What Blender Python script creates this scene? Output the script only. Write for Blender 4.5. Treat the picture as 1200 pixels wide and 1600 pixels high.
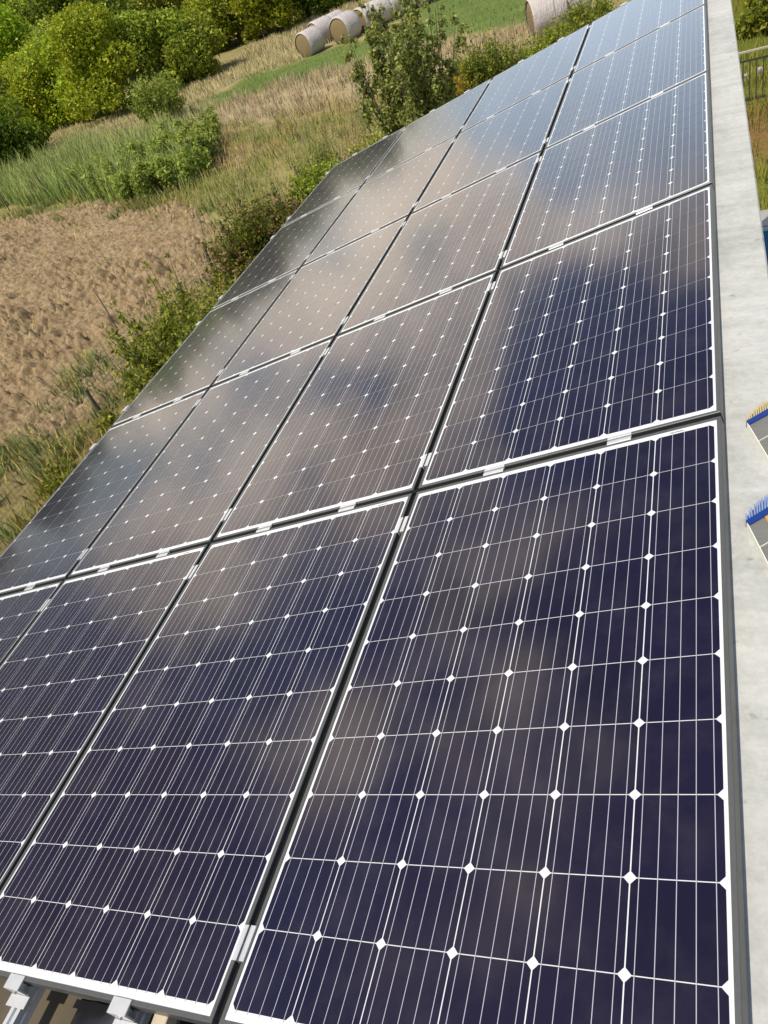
import bpy, math, random
import numpy as np
from mathutils import Vector, Matrix

for o in list(bpy.data.objects): bpy.data.objects.remove(o)
S = bpy.context.scene
COL = S.collection
R = math.radians

# ------------------------------------------------------------------ camera
F_PX = 1194.5                       # focal length in pixels of the 1200x1600 photograph
CAM = np.array([-0.04495, -1.87593, 6.5])
AX = np.array([[0.920527, 0.014763, 0.3904], [0.276421, 0.681558, -0.677548], [-0.276083, 0.731615, 0.623311]])
cd = bpy.data.cameras.new('camera'); cam = bpy.data.objects.new('camera', cd); COL.objects.link(cam)
cd.sensor_fit = 'VERTICAL'; cd.sensor_height = 36.0; cd.lens = F_PX / 1600 * 36.0
cd.clip_start = 0.05; cd.clip_end = 3000
m4 = Matrix.Identity(4)
for i in range(3):
    for j in range(3): m4[i][j] = AX[i][j]
    m4[i][3] = CAM[i]
cam.matrix_world = m4
S.camera = cam
S.render.resolution_x, S.render.resolution_y = 768, 1024

# ------------------------------------------------------------------ light
SUN_DIR = Vector((-0.26, -0.42, 0.87)).normalized()
sun_el = math.asin(SUN_DIR.z); sun_az = math.atan2(SUN_DIR.x, SUN_DIR.y)
ld = bpy.data.lights.new('sun', 'SUN'); ld.energy = 4.3; ld.angle = R(0.5); ld.color = (1.0, 0.93, 0.82)
sun = bpy.data.objects.new('sun', ld); COL.objects.link(sun)
sun.rotation_euler = (-SUN_DIR).to_track_quat('-Z', 'Y').to_euler()
S.view_settings.view_transform = 'Standard'; S.view_settings.look = 'None'
S.view_settings.exposure = 0.15; S.view_settings.gamma = 1.0; S.view_settings.use_curve_mapping = False

W = bpy.data.worlds.new('World'); S.world = W; W.use_nodes = True
nt = W.node_tree; N = nt.nodes; LK = nt.links
bg = N['Background']; bg.inputs[1].default_value = 0.125
sky = N.new('ShaderNodeTexSky'); sky.sky_type = 'NISHITA'; sky.sun_disc = False
sky.sun_elevation = sun_el; sky.sun_rotation = sun_az
tc = N.new('ShaderNodeTexCoord')
def wmath(op, a, b=None, clamp=False):
    n = N.new('ShaderNodeMath'); n.operation = op; n.use_clamp = clamp
    for k, v in enumerate((a, b)):
        if v is None: continue
        if isinstance(v, (int, float)): n.inputs[k].default_value = v
        else: LK.new(v, n.inputs[k])
    return n.outputs[0]
# clouds: real directions in the sky, drifting noise with some large banks
wmap = N.new('ShaderNodeMapping'); wmap.inputs['Scale'].default_value = (1.0, 1.0, 1.7); wmap.inputs['Location'].default_value = (0.3, 1.7, 0.2)
LK.new(tc.outputs['Generated'], wmap.inputs[0])
n1 = N.new('ShaderNodeTexNoise'); n1.inputs['Scale'].default_value = 4.0; n1.inputs['Detail'].default_value = 6; n1.inputs['Roughness'].default_value = 0.55
LK.new(wmap.outputs[0], n1.inputs['Vector'])
wn = N.new('ShaderNodeTexNoise'); wn.inputs['Scale'].default_value = 5.5; wn.inputs['Detail'].default_value = 5; wn.inputs['Roughness'].default_value = .6
LK.new(tc.outputs['Generated'], wn.inputs['Vector'])
wv = N.new('ShaderNodeVectorMath'); wv.operation = 'MULTIPLY_ADD'; wv.inputs[1].default_value = (.34, .34, .20); wv.inputs[2].default_value = (-.17, -.17, -.10)
LK.new(wn.outputs['Color'], wv.inputs[0])
wa = N.new('ShaderNodeVectorMath'); wa.operation = 'ADD'; LK.new(tc.outputs['Generated'], wa.inputs[0]); LK.new(wv.outputs[0], wa.inputs[1])
wdir = N.new('ShaderNodeVectorMath'); wdir.operation = 'NORMALIZE'; LK.new(wa.outputs[0], wdir.inputs[0])
def bank(az, el, r0, r1):
    d = Vector((math.sin(R(az)) * math.cos(R(el)), math.cos(R(az)) * math.cos(R(el)), math.sin(R(el))))
    v = N.new('ShaderNodeVectorMath'); v.operation = 'DOT_PRODUCT'; v.inputs[1].default_value = d
    LK.new(wdir.outputs[0], v.inputs[0])
    mr = N.new('ShaderNodeMapRange'); mr.interpolation_type = 'SMOOTHSTEP'
    mr.inputs['From Min'].default_value = math.cos(R(r1)); mr.inputs['From Max'].default_value = math.cos(R(r0))
    LK.new(v.outputs['Value'], mr.inputs['Value'])
    return mr.outputs[0]
CLOUD_BANKS = [(-26, 8, 1, 9, .40), (-18, 9, 1, 7, .2), (-14, 17, 1, 7, .24), (-9, 6, 2, 10, -.25), (-42, 9, 2, 11, .38), (-36, 16, 1, 8, .16), (-59, 11, 1, 8, .44), (-72, 9, 1, 8, -.2), (-50, 19, 2, 8, .10),
               (-24, 24, 2, 8, -.25), (-40, 26, 2, 9, .16), (-37, 37, 1, 10, .22), (-28, 32, 1, 6, -.15), (-49, 40, 1, 9, .13), (-55, 33, 2, 8, .10), (-30, 46, 2, 10, -.3), (-64, 24, 2, 8, .18),
               (-75, 22, 2, 7, -.12), (-66, 42, 2, 9, .14), (-50, 53, 2, 8, -.15), (-58, 48, 1, 7, .12), (-75, 33, 2, 8, .12)]
acc = wmath('ADD', wmath('MULTIPLY', n1.outputs['Fac'], 2.0), -.52)
for az, el, r0, r1, k in CLOUD_BANKS:
    acc = wmath('ADD', acc, wmath('MULTIPLY', bank(az, el, r0, r1 + 2), k * .85))
sxyz = N.new('ShaderNodeSeparateXYZ'); LK.new(tc.outputs['Generated'], sxyz.inputs[0])
hi = N.new('ShaderNodeMapRange'); hi.interpolation_type = 'SMOOTHSTEP'; hi.inputs['From Min'].default_value = .28; hi.inputs['From Max'].default_value = .72; hi.inputs['To Max'].default_value = .14
LK.new(sxyz.outputs['Z'], hi.inputs['Value']); acc = wmath('SUBTRACT', acc, hi.outputs[0])      # clouds thin out overhead
cr = N.new('ShaderNodeMapRange'); cr.interpolation_type = 'SMOOTHSTEP'
cr.inputs['From Min'].default_value = 0.42; cr.inputs['From Max'].default_value = 0.98
LK.new(acc, cr.inputs['Value'])
n2 = N.new('ShaderNodeTexNoise'); n2.inputs['Scale'].default_value = 5.0; n2.inputs['Detail'].default_value = 4
LK.new(wmap.outputs[0], n2.inputs['Vector'])
ccol = N.new('ShaderNodeMix'); ccol.data_type = 'RGBA'
ccol.inputs['A'].default_value = (8.0, 6.5, 5.1, 1); ccol.inputs['B'].default_value = (21.5, 19.0, 15.6, 1)
LK.new(n2.outputs['Fac'], ccol.inputs['Factor'])
mixw = N.new('ShaderNodeMix'); mixw.data_type = 'RGBA'
LK.new(cr.outputs[0], mixw.inputs['Factor']); LK.new(sky.outputs[0], mixw.inputs['A']); LK.new(ccol.outputs['Result'], mixw.inputs['B'])
# bright haze ahead, dark cloud sector low left, both added for the panel reflections
def wmix(fac, base_, colr):
    x = N.new('ShaderNodeMix'); x.data_type = 'RGBA'; x.inputs['B'].default_value = (*colr, 1)
    LK.new(fac, x.inputs['Factor']); LK.new(base_, x.inputs['A']); return x.outputs['Result']
wres = wmix(wmath('MULTIPLY', bank(-6, 7, 2, 17), .8), mixw.outputs['Result'], (9.5, 11.4, 13.6))
wres = wmix(wmath('MULTIPLY', bank(-80, 10, 8, 24), .85), wres, (1.5, 1.35, 1.4))
LK.new(wres, bg.inputs[0])

# ------------------------------------------------------------------ helpers
rng = np.random.default_rng(7); random.seed(7)

def ray(u, v):
    d = AX @ np.array([(u - 600) / F_PX, -(v - 800) / F_PX, -1.0]); return d / np.linalg.norm(d)
def terrain(x, y):
    """ground height: flat yard and fields, a wooded slope rising behind the bushes"""
    x = np.asarray(x, float); y = np.asarray(y, float)
    s = (x + 37.0) * -0.85 + (y - 41.0) * 0.53
    s = np.clip(s - 3.0, 0, 260)
    return 0.06 * s * (s / (s + 12.0)) * np.exp(-(s / 400.0))
def ground_pt(u, v):
    d = ray(u, v); t = 5.0
    while t < 600:
        p = CAM + d * t
        if p[2] <= terrain(p[0], p[1]): return p
        t += 0.05 if t < 60 else .25
    return CAM + d * 600
def centre_pt(u, v, h):
    d = ray(u, v); t = (CAM[2] - h / 2) / -d[2]; return CAM + d * t

def vnoise(x, y, seed=0):
    xi = np.floor(x).astype(np.int64); yi = np.floor(y).astype(np.int64); xf = x - xi; yf = y - yi
    def h(a, b):
        n = (a * 374761393 + b * 668265263 + seed * 982451653) & 0x7fffffff
        n = ((n ^ (n >> 13)) * 1274126177) & 0x7fffffff
        return ((n ^ (n >> 16)) & 0xffff) / 65535.0
    u = xf * xf * (3 - 2 * xf); v = yf * yf * (3 - 2 * yf)
    return (h(xi, yi) * (1 - u) + h(xi + 1, yi) * u) * (1 - v) + (h(xi, yi + 1) * (1 - u) + h(xi + 1, yi + 1) * u) * v
def fbm(x, y, oct=4, seed=0):
    a = 0; w = .5; t = 0
    for o in range(oct): a = a + w * vnoise(x * 2 ** o, y * 2 ** o, seed + o); t += w; w *= .55
    return a / t
def inside(px, py, poly):
    r = np.zeros(px.shape, bool); n = len(poly)
    for i in range(n):
        x1, y1 = poly[i]; x2, y2 = poly[(i + 1) % n]
        c = (y1 > py) != (y2 > py)
        with np.errstate(divide='ignore', invalid='ignore'):
            r ^= c & (px < (x2 - x1) * (py - y1) / (y2 - y1 + 1e-12) + x1)
    return r
def sdist(px, py, poly):
    """signed distance, positive inside"""
    d = np.full(px.shape, 1e9); n = len(poly)
    for i in range(n):
        a = np.array(poly[i]); b = np.array(poly[(i + 1) % n]); ab = b - a
        t = np.clip(((px - a[0]) * ab[0] + (py - a[1]) * ab[1]) / (ab @ ab + 1e-12), 0, 1)
        d = np.minimum(d, np.hypot(px - a[0] - t * ab[0], py - a[1] - t * ab[1]))
    return np.where(inside(px, py, poly), d, -d)
def zone(pix):
    return [tuple(ground_pt(u, v)[:2]) for u, v in pix]

class MB:
    def __init__(s): s.v = []; s.f = []; s.n = 0
    def add(s, verts, faces):
        s.f += [tuple(i + s.n for i in f) for f in faces]; s.v += [tuple(p) for p in verts]; s.n += len(verts); return s
    def box(s, x0, x1, y0, y1, z0, z1, bev=0.0, M=None):
        if bev <= 0:
            V = [(x0,y0,z0),(x1,y0,z0),(x1,y1,z0),(x0,y1,z0),(x0,y0,z1),(x1,y0,z1),(x1,y1,z1),(x0,y1,z1)]
            Fc = [(0,3,2,1),(4,5,6,7),(0,1,5,4),(1,2,6,5),(2,3,7,6),(3,0,4,7)]
        else:
            b = bev
            V = [(x0,y0,z0),(x1,y0,z0),(x1,y1,z0),(x0,y1,z0),(x0,y0,z1-b),(x1,y0,z1-b),(x1,y1,z1-b),(x0,y1,z1-b),
                 (x0+b,y0+b,z1),(x1-b,y0+b,z1),(x1-b,y1-b,z1),(x0+b,y1-b,z1)]
            Fc = [(0,3,2,1),(8,9,10,11),(0,1,5,4),(1,2,6,5),(2,3,7,6),(3,0,4,7),(4,5,9,8),(5,6,10,9),(6,7,11,10),(7,4,8,11)]
        if M is not None: V = [tuple(M @ Vector(p)) for p in V]
        return s.add(V, Fc)
    def prism(s, poly, z0, z1):
        n = len(poly)
        V = [(x, y, z0) for x, y in poly] + [(x, y, z1) for x, y in poly]
        return s.add(V, [tuple(range(n))[::-1], tuple(range(n, 2*n))] + [(i, (i+1) % n, n + (i+1) % n, n + i) for i in range(n)])
    def tube(s, pts, rad, seg=6, cap=True):
        pts = [Vector(p) for p in pts]
        if not isinstance(rad, (list, tuple)): rad = [rad] * len(pts)
        V = []; Fc = []
        for i, p in enumerate(pts):
            d = (pts[min(i+1, len(pts)-1)] - pts[max(i-1, 0)]).normalized()
            a = d.orthogonal().normalized() if i == 0 else (a - d * a.dot(d)).normalized()
            b = d.cross(a)
            for k in range(seg):
                t = 2 * math.pi * k / seg; V.append(p + (a * math.cos(t) + b * math.sin(t)) * rad[i])
        for i in range(len(pts) - 1):
            for k in range(seg):
                k2 = (k + 1) % seg; Fc.append((i*seg+k, i*seg+k2, (i+1)*seg+k2, (i+1)*seg+k))
        if cap: Fc.append(tuple(range(seg))[::-1]); Fc.append(tuple(range((len(pts)-1)*seg, len(pts)*seg)))
        return s.add(V, Fc)
    def mesh(s, name, mat, smooth=False):
        me = bpy.data.meshes.new(name); me.from_pydata(s.v, [], s.f); me.update()
        if mat: me.materials.append(mat)
        if smooth: me.polygons.foreach_set('use_smooth', [True] * len(me.polygons))
        return me
    def build(s, name, mat, parent=None, smooth=False):
        return link(name, s.mesh(name, mat, smooth), parent)
def link(name, data, parent=None):
    o = bpy.data.objects.new(name, data); COL.objects.link(o)
    if parent: o.parent = parent
    return o
def tag(o, label=None, cat=None, group=None, kind=None):
    if label: o['label'] = label
    if cat: o['category'] = cat
    if group: o['group'] = group
    if kind: o['kind'] = kind
    return o
def thing(name, label, cat, loc=(0,0,0), rot=(0,0,0), group=None):
    o = bpy.data.objects.new(name, None); COL.objects.link(o); o.location = loc; o.rotation_euler = rot; o.empty_display_size = .2
    return tag(o, label, cat, group)
def dup(root, loc, rot=None, scale=None, label=None, group=None):
    r = root.copy(); COL.objects.link(r); r.location = loc
    if rot is not None: r.rotation_euler = rot
    if scale is not None: r.scale = scale
    if label: r['label'] = label
    if group: r['group'] = group
    for c in list(root.children):
        d = c.copy(); COL.objects.link(d); d.parent = r
        for g in list(c.children):
            e = g.copy(); COL.objects.link(e); e.parent = d
    return r
def np_mesh(name, V, Fidx, per, mat, col=None, smooth=False):
    """V (n,3), Fidx flat loop index array, per verts per face"""
    me = bpy.data.meshes.new(name); nf = len(Fidx) // per
    me.vertices.add(len(V)); me.vertices.foreach_set('co', np.ascontiguousarray(V, np.float32).ravel())
    me.loops.add(len(Fidx)); me.loops.foreach_set('vertex_index', np.ascontiguousarray(Fidx, np.int32))
    me.polygons.add(nf); me.polygons.foreach_set('loop_start', np.arange(0, nf * per, per, dtype=np.int32))
    me.polygons.foreach_set('loop_total', np.full(nf, per, np.int32))
    if smooth: me.polygons.foreach_set('use_smooth', np.ones(nf, bool))
    me.update(calc_edges=True)
    if col is not None:
        a = me.color_attributes.new('tint', 'FLOAT_COLOR', 'POINT')
        c = np.ones((len(V), 4), np.float32); c[:, :3] = col; a.data.foreach_set('color', c.ravel())
    if mat: me.materials.append(mat)
    return me

# ------------------------------------------------------------------ materials
class NM:
    def __init__(s, name):
        s.m = bpy.data.materials.new(name); s.m.use_nodes = True; s.t = s.m.node_tree; s.b = s.t.nodes['Principled BSDF']; s.out = s.t.nodes['Material Output']
    def n(s, typ, **kw):
        x = s.t.nodes.new(typ)
        for k, v in kw.items():
            if hasattr(x, k): setattr(x, k, v)
            else: x.inputs[k.replace('_', ' ')].default_value = v
        return x
    def l(s, a, b): s.t.links.new(a, b)
    def noise(s, scale, detail=4, rough=.55, coord='Object', vec=None, sc=None):
        n = s.n('ShaderNodeTexNoise'); n.inputs['Scale'].default_value = scale; n.inputs['Detail'].default_value = detail; n.inputs['Roughness'].default_value = rough
        c = s.n('ShaderNodeTexCoord'); src = c.outputs[coord]
        if sc:
            mp = s.n('ShaderNodeMapping'); mp.inputs['Scale'].default_value = sc; s.l(src, mp.inputs[0]); src = mp.outputs[0]
        s.l(src, n.inputs['Vector']); return n.outputs['Fac']
    def ramp(s, fac, stops):
        r = s.n('ShaderNodeValToRGB'); e = r.color_ramp.elements
        while len(e) < len(stops): e.new(.5)
        for i, (p, c) in enumerate(stops): e[i].position = p; e[i].color = (*c, 1)
        s.l(fac, r.inputs[0]); return r.outputs[0]
    def mix(s, fac, a, b, mode='MIX'):
        x = s.n('ShaderNodeMix'); x.data_type = 'RGBA'; x.blend_type = mode
        for nm, v in (('Factor', fac), ('A', a), ('B', b)):
            if isinstance(v, (int, float)): x.inputs[nm].default_value = v
            elif isinstance(v, tuple): x.inputs[nm].default_value = (*v, 1)
            else: s.l(v, x.inputs[nm])
        return x.outputs['Result']
    def base(s, c):
        if isinstance(c, tuple): s.b.inputs['Base Color'].default_value = (*c, 1)
        else: s.l(c, s.b.inputs['Base Color'])
        return s
    def set(s, **kw):
        for k, v in kw.items(): s.b.inputs[k.replace('_', ' ')].default_value = v
        return s
    def bump(s, fac, strength=.3, dist=.02):
        b = s.n('ShaderNodeBump'); b.inputs['Strength'].default_value = strength; b.inputs['Distance'].default_value = dist
        s.l(fac, b.inputs['Height']); s.l(b.outputs[0], s.b.inputs['Normal']); return s

def leaf_mat(name, dark, mid, bright, trans=.3, var=.25):
    k = NM(name)
    g = k.n('ShaderNodeNewGeometry'); oi = k.n('ShaderNodeObjectInfo')
    c = k.ramp(g.outputs['Random Per Island'], [(0, dark), (.55, mid), (1, bright)])
    hs = k.n('ShaderNodeHueSaturation')
    mr = k.n('ShaderNodeMapRange'); mr.inputs['To Min'].default_value = 1 - var; mr.inputs['To Max'].default_value = 1 + var
    k.l(oi.outputs['Random'], mr.inputs[0]); k.l(mr.outputs[0], hs.inputs['Value']); k.l(c, hs.inputs['Color'])
    mh = k.n('ShaderNodeMapRange'); mh.inputs['To Min'].default_value = .485; mh.inputs['To Max'].default_value = .52
    k.l(oi.outputs['Random'], mh.inputs[0]); k.l(mh.outputs[0], hs.inputs['Hue'])
    k.base(hs.outputs[0]).set(Roughness=.55); k.b.inputs['Specular IOR Level'].default_value = .25
    tr = k.n('ShaderNodeBsdfTranslucent'); k.l(hs.outputs[0], tr.inputs[0])
    mx = k.n('ShaderNodeMixShader'); mx.inputs[0].default_value = trans
    k.l(k.b.outputs[0], mx.inputs[1]); k.l(tr.outputs[0], mx.inputs[2]); k.l(mx.outputs[0], k.out.inputs[0])
    return k.m
def tint_mat(name, rough=.8, trans=.25):
    k = NM(name); a = k.n('ShaderNodeAttribute'); a.attribute_name = 'tint'
    k.base(a.outputs['Color']).set(Roughness=rough); k.b.inputs['Specular IOR Level'].default_value = .15
    gn = k.n('ShaderNodeNewGeometry'); vm = k.n('ShaderNodeVectorMath'); vm.operation = 'MULTIPLY_ADD'; vm.inputs[1].default_value = (.45, .45, .45); vm.inputs[2].default_value = (0, 0, .8)
    vn = k.n('ShaderNodeVectorMath'); vn.operation = 'NORMALIZE'; k.l(gn.outputs['Normal'], vm.inputs[0]); k.l(vm.outputs[0], vn.inputs[0]); k.l(vn.outputs[0], k.b.inputs['Normal'])
    if trans:
        tr = k.n('ShaderNodeBsdfTranslucent'); k.l(a.outputs['Color'], tr.inputs[0])
        mx = k.n('ShaderNodeMixShader'); mx.inputs[0].default_value = trans
        k.l(k.b.outputs[0], mx.inputs[1]); k.l(tr.outputs[0], mx.inputs[2]); k.l(mx.outputs[0], k.out.inputs[0])
    return k.m

M = {}
k = NM('anodised_frame'); k.base(k.mix(k.noise(60, 2), (.085, .087, .082), (.115, .117, .112))).set(Metallic=.3, Roughness=.42); M['frame'] = k.m
k = NM('backsheet'); k.base(k.mix(k.noise(6, 3), (.60, .615, .61), (.66, .675, .675))).set(Roughness=.12); k.b.inputs['IOR'].default_value = 1.5; M['backsheet'] = k.m
k = NM('cell')
g = k.n('ShaderNodeNewGeometry'); oi = k.n('ShaderNodeObjectInfo')
c0 = k.ramp(g.outputs['Random Per Island'], [(0, (.0072, .0045, .0135)), (.5, (.0076, .0050, .0195)), (1, (.0105, .0062, .0175))])
dust = k.noise(9, 5, .6)
dr = k.n('ShaderNodeMapRange'); dr.inputs['From Min'].default_value = .45; dr.inputs['From Max'].default_value = .8; dr.inputs['To Max'].default_value = .05
k.l(dust, dr.inputs[0]); k.base(k.mix(dr.outputs[0], c0, (.25, .23, .2)))
rr = k.n('ShaderNodeMapRange'); rr.inputs['To Min'].default_value = .07; rr.inputs['To Max'].default_value = .10; k.l(k.noise(3, 3), rr.inputs[0]); k.l(rr.outputs[0], k.b.inputs['Roughness'])
k.b.inputs['IOR'].default_value = 1.52; M['cell'] = k.m
k = NM('busbar'); k.base((.40, .40, .45)).set(Roughness=.2, Metallic=.0); k.b.inputs['IOR'].default_value = 1.5; M['busbar'] = k.m
k = NM('clamp_aluminium'); k.base(k.mix(k.noise(40, 3), (.52, .52, .515), (.66, .66, .65))).set(Metallic=.35, Roughness=.35); M['clamp'] = k.m
k = NM('bolt_steel'); k.base((.35, .35, .34)).set(Metallic=.9, Roughness=.35); M['bolt'] = k.m
k = NM('rail_aluminium'); k.base(k.mix(k.noise(30, 3, sc=(1, .05, 1)), (.62, .63, .63), (.78, .78, .78))).set(Metallic=.5, Roughness=.35); M['rail'] = k.m
k = NM('concrete')
big = k.noise(3.0, 6, .6); fine = k.noise(60, 5, .65); streak = k.noise(5, 4, .6, sc=(.5, 3.5, 1))
c = k.ramp(big, [(.3, (.34, .345, .31)), (.5, (.42, .42, .385)), (.72, (.48, .475, .435))])
c = k.mix(.35, c, k.ramp(streak, [(.35, (.24, .25, .22)), (.62, (.48, .475, .44))]))
vo = k.n('ShaderNodeTexNoise'); vo.inputs['Scale'].default_value = 22; vo.inputs['Detail'].default_value = 3; tcx = k.n('ShaderNodeTexCoord'); k.l(tcx.outputs['Object'], vo.inputs['Vector'])
sp = k.ramp(vo.outputs['Fac'], [(.24, (1, 1, 1)), (.31, (0, 0, 0))])
c = k.mix(sp, c, (.2, .2, .18)); cr_ = k.noise(2.2, 8, .75, sc=(1.6, 1, 1)); c = k.mix(.55, c, k.mix(1.0, c, k.ramp(cr_, [(.36, (.62, .64, .6)), (.5, (1, 1, 1)), (.66, (1.1, 1.09, 1.06))]), 'MULTIPLY'))
k.base(k.mix(.18, c, k.ramp(fine, [(.3, (.3, .31, .29)), (.7, (.75, .75, .72))]))).set(Roughness=.9); k.bump(fine, .25, .004); M['concrete'] = k.m
k = NM('plaster'); k.base(k.mix(k.noise(2, 5), (.5, .44, .33), (.58, .52, .4))).set(Roughness=.95); M['plaster'] = k.m
k = NM('roof_boards'); k.base(k.ramp(k.noise(3, 5, .6, sc=(1, .15, 1)), [(.3, (.055, .042, .026)), (.55, (.085, .066, .04)), (.75, (.11, .085, .05))])).set(Roughness=.85); M['roof'] = k.m
k = NM('batten_wood'); k.base(k.ramp(k.noise(14, 4, .6, sc=(1, .05, 1)), [(.3, (.36, .29, .19)), (.7, (.5, .42, .3))])).set(Roughness=.8); M['wood'] = k.m
k = NM('black_plastic'); k.base((.012, .012, .014)).set(Roughness=.3); M['black'] = k.m
k = NM('post_wood'); k.base(k.ramp(k.noise(10, 4, .6, sc=(3, 3, .4)), [(.3, (.07, .055, .04)), (.7, (.17, .14, .11))])).set(Roughness=.9); M['post'] = k.m
k = NM('stake_wood'); k.base(k.ramp(k.noise(10, 4, .6, sc=(3, 3, .4)), [(.3, (.26, .2, .12)), (.7, (.4, .33, .22))])).set(Roughness=.9); M['stake'] = k.m
k = NM('wire'); k.base((.16, .15, .13)).set(Metallic=.4, Roughness=.6); M['wire'] = k.m
k = NM('bark'); k.base(k.ramp(k.noise(8, 5, .6, sc=(2, 2, .5)), [(.3, (.05, .04, .03)), (.7, (.13, .105, .08))])).set(Roughness=.95); M['bark'] = k.m
k = NM('straw_end')
geo = k.n('ShaderNodeTexCoord'); wv = k.n('ShaderNodeTexWave'); wv.wave_type = 'RINGS'; wv.rings_direction = 'X'; wv.inputs['Scale'].default_value = 7; wv.inputs['Distortion'].default_value = 5; wv.inputs['Detail'].default_value = 4
k.l(geo.outputs['Object'], wv.inputs['Vector'])
k.base(k.mix(k.noise(14, 5, .7), k.ramp(wv.outputs['Fac'], [(.2, (.13, .088, .04)), (.8, (.33, .235, .11))]), (.22, .155, .072))).set(Roughness=.95); M['straw'] = k.m
k = NM('net_wrap'); k.base(k.mix(k.noise(9, 5, .65, sc=(2.5, 1, 1)), (.36, .31, .27), (.60, .55, .53))).set(Roughness=.75); k.bump(k.noise(9, 5, .6, sc=(2.2, .7, .7)), .9, .08); M['wrap'] = k.m
k = NM('pool_liner'); k.base(k.mix(k.noise(3, 3), (.02, .12, .34), (.03, .17, .42))).set(Roughness=.45); M['pool'] = k.m
k = NM('pool_rim'); k.base((.30, .46, .58)).set(Roughness=.4); M['poolrim'] = k.m
k = NM('pool_cover'); k.base(k.mix(k.noise(4, 4), (.27, .24, .21), (.36, .33, .3))).set(Roughness=.5); M['poolcover'] = k.m
k = NM('pool_seam'); k.base((.5, .62, .72)).set(Roughness=.5); M['poolseam'] = k.m
k = NM('railing_iron'); k.base(k.mix(k.noise(20, 3), (.035, .035, .03), (.07, .065, .05))).set(Roughness=.6, Metallic=.3); M['iron'] = k.m
k = NM('railing_top'); k.base((.36, .32, .24)).set(Roughness=.7); M['railtop'] = k.m
k = NM('pale_stone'); k.base(k.mix(k.noise(8, 4), (.3, .29, .27), (.45, .43, .4))).set(Roughness=.9); M['stone'] = k.m
k = NM('ferrule'); k.base(k.mix(k.noise(50, 3, sc=(.2, 2, 1)), (.17, .165, .14), (.25, .245, .21))).set(Roughness=.45, Metallic=.3); M['ferrule'] = k.m
k = NM('ferrule_rim'); k.base((.72, .70, .62)).set(Roughness=.5); M['rim'] = k.m
k = NM('blue_band'); k.base((.008, .032, .19)).set(Roughness=.4); M['blue'] = k.m
k = NM('pale_bristle'); k.base((.50, .40, .20)).set(Roughness=.7); M['bristle_y'] = k.m
k = NM('blue_bristle'); k.base((.20, .28, .50)).set(Roughness=.7); M['bristle_b'] = k.m
k = NM('handle_ochre'); k.base((.5, .28, .06)).set(Roughness=.6); M['ochre'] = k.m
M['tint'] = tint_mat('grass_blade'); 
k = NM('earth')
a = k.n('ShaderNodeAttribute'); a.attribute_name = 'tint'
nn = k.noise(9, 6, .65); n3 = k.noise(1.2, 4, .6)
c = k.mix(.6, a.outputs['Color'], k.mix(1.0, a.outputs['Color'], k.ramp(nn, [(.3, (.45, .47, .42)), (.7, (1.45, 1.4, 1.35))]), 'MULTIPLY'))
c = k.mix(.5, c, k.mix(1.0, c, k.ramp(n3, [(.3, (.7, .72, .65)), (.7, (1.25, 1.2, 1.2))]), 'MULTIPLY'))
k.base(c).set(Roughness=1.0); k.b.inputs['Specular IOR Level'].default_value = .1; k.bump(nn, .8, .08); M['earth'] = k.m
k = NM('ploughed_soil')
nn = k.noise(7, 7, .7); n3 = k.noise(.7, 3, .5)
c = k.ramp(nn, [(.28, (.115, .08, .044)), (.5, (.27, .194, .108)), (.72, (.42, .32, .188))])
c = k.mix(.4, c, k.mix(1.0, c, k.ramp(n3, [(.3, (.75, .75, .72)), (.7, (1.2, 1.2, 1.2))]), 'MULTIPLY'))
k.base(c).set(Roughness=1.0); k.b.inputs['Specular IOR Level'].default_value = .08; k.bump(k.noise(16, 5, .7), .7, .05); M['soil'] = k.m
LEAF = {
 'bright': leaf_mat('leaf_bright', (0.1468, 0.2099, 0.01171), (0.3564, 0.4641, 0.02342), (0.6, 0.6, 0.0488), .45),
 'mid': leaf_mat('leaf_mid', (0.1082, 0.1465, 0.01474), (0.2525, 0.2929, 0.0295), (0.4809, 0.4812, 0.05162), .45),
 'dark': leaf_mat('leaf_dark', (0.05411, 0.09739, 0.008673), (0.1299, 0.184, 0.01517), (0.2596, 0.3029, 0.02384), .45),
 'olive': leaf_mat('leaf_olive', (0.1459, 0.1668, 0.02602), (0.3336, 0.3439, 0.05421), (0.5627, 0.5419, 0.09758), .45),
 'hedge': leaf_mat('leaf_hedge', (0.06728, 0.09418, 0.01264), (0.2153, 0.2489, 0.02632), (0.4844, 0.4844, 0.06318), .45, .1),
 'reedleaf': leaf_mat('leaf_reed', (0.1556, 0.2106, 0.02457), (0.289, 0.3861, 0.05616), (0.4891, 0.5616, 0.1193), .45, .2),
 'dry': leaf_mat('leaf_dry', (0.1923, 0.1203, 0.04928), (0.3528, 0.2244, 0.09856), (0.5223, 0.3528, 0.1675), .45, .1),
 'orange': leaf_mat('leaf_orange', (0.2566, 0.1603, 0.01479), (0.481, 0.3047, 0.02957), (0.5223, 0.4489, 0.05913), .45, .1),
}

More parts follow.
